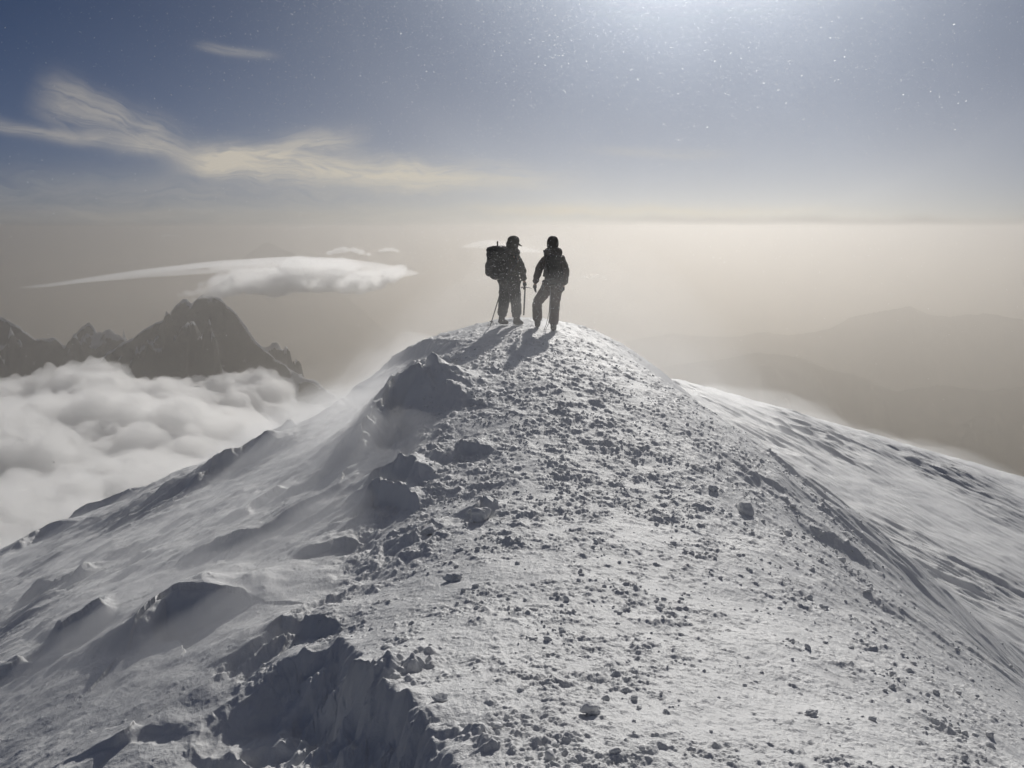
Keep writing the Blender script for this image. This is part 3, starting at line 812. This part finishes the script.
def climber(label, J, jm, tm, loc, hat, gait=None, bulk=1.0, leg=1.0):
    """J: joints in metres round the point between the feet (x right in the picture, y away from the camera)."""
    g = lambda k, *r: (*J[k], *r)
    V = [g('pelvis', .125, .10), g('waist', .12, .095), g('chest', .15, .11), g('neck0', .07), g('neck1', .055), g('jaw', .07, .075), g('head', .092, .095), g('crown', .062, .065)]
    Ed = [(0, 1), (1, 2), (2, 3), (3, 4), (4, 5), (5, 6), (6, 7)]
    f = Vector(J['face']).normalized(); nose = Vector(J['head']) + f * .105 + Vector((0, 0, -.025))
    V.append((*nose, .014)); Ed.append((6, 8))
    for s in 'lr':
        i = len(V)
        V += [g('sh_' + s, .065), g('el_' + s, .047), g('wr_' + s, .031)]; Ed += [(2, i), (i, i + 1), (i + 1, i + 2)]
        hv, he = hand_verts(J['wr_' + s], J['ha_' + s], -1 if s == 'l' else 1)
        k = len(V); V += hv[1:]; Ed += [(i + 2 if a == 0 else k + a - 1, k + b - 1) for a, b in he]
        i = len(V)
        V += [g('hip_' + s, .092), g('kn_' + s, .062), g('an_' + s, .043), g('toe_' + s, .038, .03)]; Ed += [(0, i), (i, i + 1), (i + 1, i + 2), (i + 2, i + 3)]
    body = skin('person', V, Ed, M_SKIN); body.location = loc
    tag(body, label, 'person', 'climbers on the summit')
    # jacket: torso and sleeves, hem below the hips
    pel = Vector(J['pelvis']); wa = Vector(J['waist'])
    hem = pel + (pel - wa) * .55
    jv = [(*J['waist'], .185, .155), (*pel, .20, .165), (*hem, .195, .16), (*J['chest'], .215, .165), (*J['neck0'], .135, .12), (*J['neck1'], .085, .085)]
    je = [(0, 1), (1, 2), (0, 3), (3, 4), (4, 5)]
    for s in 'lr':
        sh, el, wr = (Vector(J[k + s]) for k in ('sh_', 'el_', 'wr_'))
        i = len(jv); jv += [(*sh, .105), (*(sh * .5 + el * .5), .085), (*el, .078), (*(el * .45 + wr * .55), .068), (*(wr), .054)]
        je += [(3, i), (i, i + 1), (i + 1, i + 2), (i + 2, i + 3), (i + 3, i + 4)]
    jv = [(*p[:3], p[3] * bulk, p[4] * bulk if len(p) > 4 else p[3] * (1 + (bulk - 1) * .5)) for p in jv]
    skin('jacket', jv, je, jm, body, 2, .028, 8)
    tv = [(*pel, .155, .135)]; te = []
    for s in 'lr':
        hp, kn, an = (Vector(J[k + s]) for k in ('hip_', 'kn_', 'an_'))
        i = len(tv); tv += [(*hp, .122), (*(hp * .5 + kn * .5), .112), (*kn, .096), (*(kn * .5 + an * .5), .092), (*(an + (kn - an) * .12), .085)]
        te += [(0, i), (i, i + 1), (i + 1, i + 2), (i + 2, i + 3), (i + 3, i + 4)]
    tv = [tv[0]] + [(*p[:3], p[3] * leg) for p in tv[1:]]
    skin('trousers', tv, te, tm, body, 2, .024, 9)
    for s in 'lr':
        kn, an, to = (Vector(J[k + s]) for k in ('kn_', 'an_', 'toe_'))
        d = (to - an); d.z = 0; d.normalize()
        heel = an - d * .055; heel.z = an.z - .065
        v, e = chain([(*(an + (kn - an) * .28), .072), (*(an + (kn - an) * .08), .070), (*an, .066), (*(an * .4 + to * .6), .056, .058), (*to, .045, .045)])
        v.append((*heel, .05)); e.append((2, 5))
        skin('boot', v, e, M_BT, body, 2)
        if gait:
            v, e = chain([(*(an + (kn - an) * t), q) for t, q in ((.05, .098), (.35, .110), (.7, .108), (.82, .10))])
            skin('gaiter', v, e, gait, body, 2, .01, 14)
        hv, he = hand_verts(J['wr_' + s], J['ha_' + s], -1 if s == 'l' else 1)
        skin('glove', [(p[0], p[1], p[2], p[3] * 1.28) for p in hv], he, M_GL, body, 2)
    hd = Vector(J['head']); up = (Vector(J['crown']) - Vector(J['jaw'])).normalized(); side = f.cross(up).normalized()
    if hat == 'cap':
        blob('cap', hd + up * .055 - f * .012, (.25, .25, .20), M_CAP, body, .85, 21, .05)
        bm = bmesh.new(); rows = []
        for t in (0, .5, 1):
            row = []
            for k in range(9):
                a = (k / 8 - .5) * 2.3
                p = hd + f * (math.cos(a) * .105 + t * (.085 * math.cos(a * .9))) + side * math.sin(a) * (.115 + .01 * t) + up * (.045 - .035 * t)
                row.append(bm.verts.new(p))
            rows.append(row)
        for r0, r1 in zip(rows, rows[1:]):
            for k in range(8): bm.faces.new((r0[k], r0[k + 1], r1[k + 1], r1[k]))
        bmesh.ops.solidify(bm, geom=bm.faces[:], thickness=.008)
        me = bpy.data.meshes.new('brim'); bm.to_mesh(me); bm.free()
        link('cap_brim', me, M_CAP, body)
        blob('hood', hd - up * .055 - f * .05, (.25, .25, .27), jm, body, .85, 22, .06)
        blob('collar', Vector(J['neck0']) + up * .02, (.34, .32, .20), jm, body, .85, 24, .06)
    else:
        blob('hood', hd + up * .005 - f * .035, (.235, .25, .30), M_HEL, body, .88, 25, .05)
        blob('collar', Vector(J['neck0']) + up * .04, (.36, .30, .22), jm, body, .85, 26, .06)
    ey = hd + f * .088 + up * .012
    gv = [(*(ey + side * q * .09 - f * abs(q) * .05), .028) for q in (-1, -.5, 0, .5, 1)]
    v, e = chain(gv); skin('goggles', v, e, M_LENS, body, 2)
    return body

def pole(label, top, tip, group='trekking poles', basket=.1):
    top, tip = Vector(top), Vector(tip); d = (tip - top)
    o = empty('trekking_pole', top); tag(o, label, 'trekking pole', group)
    tube('shaft', [d * .1, d * .5, d * 1.0], .013, M_BT, o, .010)
    tube('grip', [d * -.05, d * .0, d * .06, d * .12], .019, M_GL, o, .015)
    L = d.length; bq = d * (1 - basket / L)
    tube('basket', [bq - d.normalized() * .008, bq, bq + d.normalized() * .008], .048, M_GL, o, .04, 14)
    a = d.normalized().orthogonal() * .04
    tube('wrist_strap', [d * -.04, d * -.01 + a * .8, d * .05 + a * 1.3, d * .08 + a * .7, d * .03], .004, M_GL, o)
    return o

def ice_axe(label, head, spike):
    head, spike = Vector(head), Vector(spike); d = (spike - head).normalized()
    o = empty('ice_axe', head); tag(o, label, 'ice axe')
    tube('shaft', [d * 0, (spike - head)], .016, M_BT, o)
    b = Vector((1, .3, 0)); b = (b - d * b.dot(d)).normalized()
    tube('pick', [b * -.01, b * .08 + d * .004, b * .15 + d * .03], .012, M_MET, o, .004)
    tube('adze', [b * .01, b * -.05, b * -.085 + d * .012], .011, M_MET, o, .016)
    return o

def ground(x, y): return float(height([x], [y], False)[0])

# left climber: seen from behind and the side, facing right and away; big pack on the picture's left
YA, YB = 20.9, 19.95
xa = ray(509, 300)[0] * YA; xb = ray(552.5, 300)[0] * YB
za, zb = ground(xa, YA), ground(xb, YB)
A = dict(pelvis=(0.0, .02, .90), waist=(.0, .01, 1.06), chest=(.03, .0, 1.30), neck0=(.06, .0, 1.49), neck1=(.085, .0, 1.56), jaw=(.11, .01, 1.62), head=(.105, .01, 1.69), crown=(.10, .01, 1.78), face=(.86, .30, -.35),
         sh_r=(.155, -.15, 1.43), el_r=(.275, -.17, 1.15), wr_r=(.315, -.13, .92), ha_r=(.33, -.11, .80),
         sh_l=(-.07, .17, 1.43), el_l=(-.16, .28, 1.14), wr_l=(-.14, .30, .93), ha_l=(-.13, .31, .80),
         hip_r=(.09, -.08, .85), kn_r=(.15, -.08, .48), an_r=(.155, -.10, .10), toe_r=(.30, -.06, .045),
         hip_l=(-.07, .08, .85), kn_l=(-.10, .06, .48), an_l=(-.165, .02, .10), toe_l=(-.01, .07, .045))
climber('climber in dark jacket and brimmed cap, turned right with a big pack', A, M_JA, M_TA, (xa, YA, za), 'cap', None, 1.18, 1.22)
oA = Vector((xa, YA, za))
pk = empty('backpack', oA + Vector((-.22, -.15, .97))); tag(pk, 'bulky dark rucksack on the back of the capped climber', 'backpack', 'backpacks worn by the climbers')
blob('main_bag', (-.01, 0, .30), (.42, .38, .60), M_PK, pk, .66, 3, .22, R(30))
blob('lid', (-.03, 0, .585), (.40, .36, .18), M_PK, pk, .78, 5, .25, R(30))
blob('side_pocket', (-.17, -.11, .22), (.17, .22, .32), M_PK2, pk, .75, 7, .2, R(30))
blob('rolled_mat', (-.12, -.08, .50), (.20, .30, .17), M_PK2, pk, .75, 8, .08, R(30))
blob('hip_belt', (.22, .10, .02), (.46, .36, .10), M_PK, pk, .7, 9, .05, R(30))
for yy in (-.16, .14): tube('shoulder_strap', [(.08, yy * .8, .52), (.22, yy, .60), (.36, yy + .06, .52), (.37, yy + .07, .33), (.26, yy, .14)], .026, M_PK, pk)
ice_axe('ice axe strapped to the bulky dark rucksack with its shaft pointing up', oA + Vector((-.22, -.33, 1.08)), oA + Vector((-.235, -.20, 1.74)))
gp = lambda x, y: ground(x, y) - .04
ice_axe('ice axe held by its head in the right hand of the capped climber', oA + Vector((.332, -.115, .80)), oA + Vector((.305, -.10, .22)))
pole('slanted trekking pole planted behind the capped climber', oA + Vector((-.13, .31, .83)), (xa - .40, YA + .36, gp(xa - .40, YA + .36) + .03))

B = dict(pelvis=(.01, .05, .94), waist=(.01, .04, 1.10), chest=(.01, .02, 1.35), neck0=(.01, .02, 1.53), neck1=(.0, .03, 1.60), jaw=(.0, .06, 1.66), head=(.0, .06, 1.735), crown=(.0, .05, 1.83), face=(.05, 1.0, -.15),
         sh_l=(-.175, .02, 1.47), el_l=(-.295, .0, 1.17), wr_l=(-.345, .07, .95), ha_l=(-.355, .09, .82),
         sh_r=(.195, .02, 1.47), el_r=(.265, -.03, 1.15), wr_r=(.215, .05, .91), ha_r=(.19, .08, .78),
         hip_l=(-.085, .06, .89), kn_l=(-.30, .30, .60), an_l=(-.285, .36, .17), toe_l=(-.30, .53, .115),
         hip_r=(.085, .05, .89), kn_r=(.045, .06, .49), an_r=(.02, -.02, .10), toe_r=(.05, .14, .045))
zl = ground(xb - .285, YB + .4) - zb
for k in ('an_l', 'toe_l', 'kn_l'): B[k] = (B[k][0], B[k][1], B[k][2] - (.07 - zl if k != 'kn_l' else .04))
climber('hooded climber in grey brown jacket seen from behind, left leg stepping up', B, M_JB, M_TB, (xb, YB, zb), 'hood', M_GT, 1.08, 1.12)
oB = Vector((xb, YB, zb))
pk = empty('backpack', oB + Vector((.01, -.20, 1.0))); tag(pk, 'compact grey rucksack on the back of the hooded climber', 'backpack', 'backpacks worn by the climbers')
blob('main_bag', (0, 0, .22), (.32, .20, .46), M_PK2, pk, .6, 13, .12)
blob('lid', (0, -.01, .46), (.29, .22, .12), M_PK, pk, .7, 15, .12)
blob('side_pocket', (.13, -.04, .14), (.11, .15, .24), M_PK, pk, .7, 17, .1)
blob('hip_belt', (0, .18, .0), (.44, .40, .09), M_PK, pk, .7, 19, .05)
for xx in (-.12, .12): tube('shoulder_strap', [(xx, .06, .40), (xx * 1.2, .18, .55), (xx * 1.15, .38, .50), (xx * 1.2, .42, .30), (xx * 1.5, .30, .10)], .024, M_PK, pk)
ice_axe('ice axe tied to the compact grey rucksack, shaft tip above the left shoulder', oB + Vector((-.06, -.32, 1.06)), oB + Vector((-.185, -.22, 1.62)))
rp = empty('climbing_rope', oB + Vector((-.05, -.08, .90))); tag(rp, 'thin pale rope hanging from the hooded climber between the legs', 'rope')
pts = [(0, 0, 0), (-.005, .0, -.25), (-.02, .02, -.5), (-.07, .06, -.75), (-.13, .10, -.90), (-.20, .02, -.945), (-.28, -.15, -.95)]
tube('strand', pts, .0055, M_ROPE, rp); tube('strand', [(p[0] + .035 * math.sin(i * .5), p[1], p[2]) for i, p in enumerate(pts)], .0055, M_ROPE, rp)
for k, (dx, lab) in enumerate(((-.20, 'left'), (.16, 'right'))):
    c = empty('carabiner', oB + Vector((dx, -.13, .93))); tag(c, f'small pale carabiner hanging at the {lab} hip of the hooded climber', 'carabiner', 'carabiners on the harness')
    tube('ring', [(.025 * math.cos(t), 0, -.05 + .05 * math.sin(t)) for t in [i * math.pi / 6 for i in range(13)]], .007, M_MET, c)
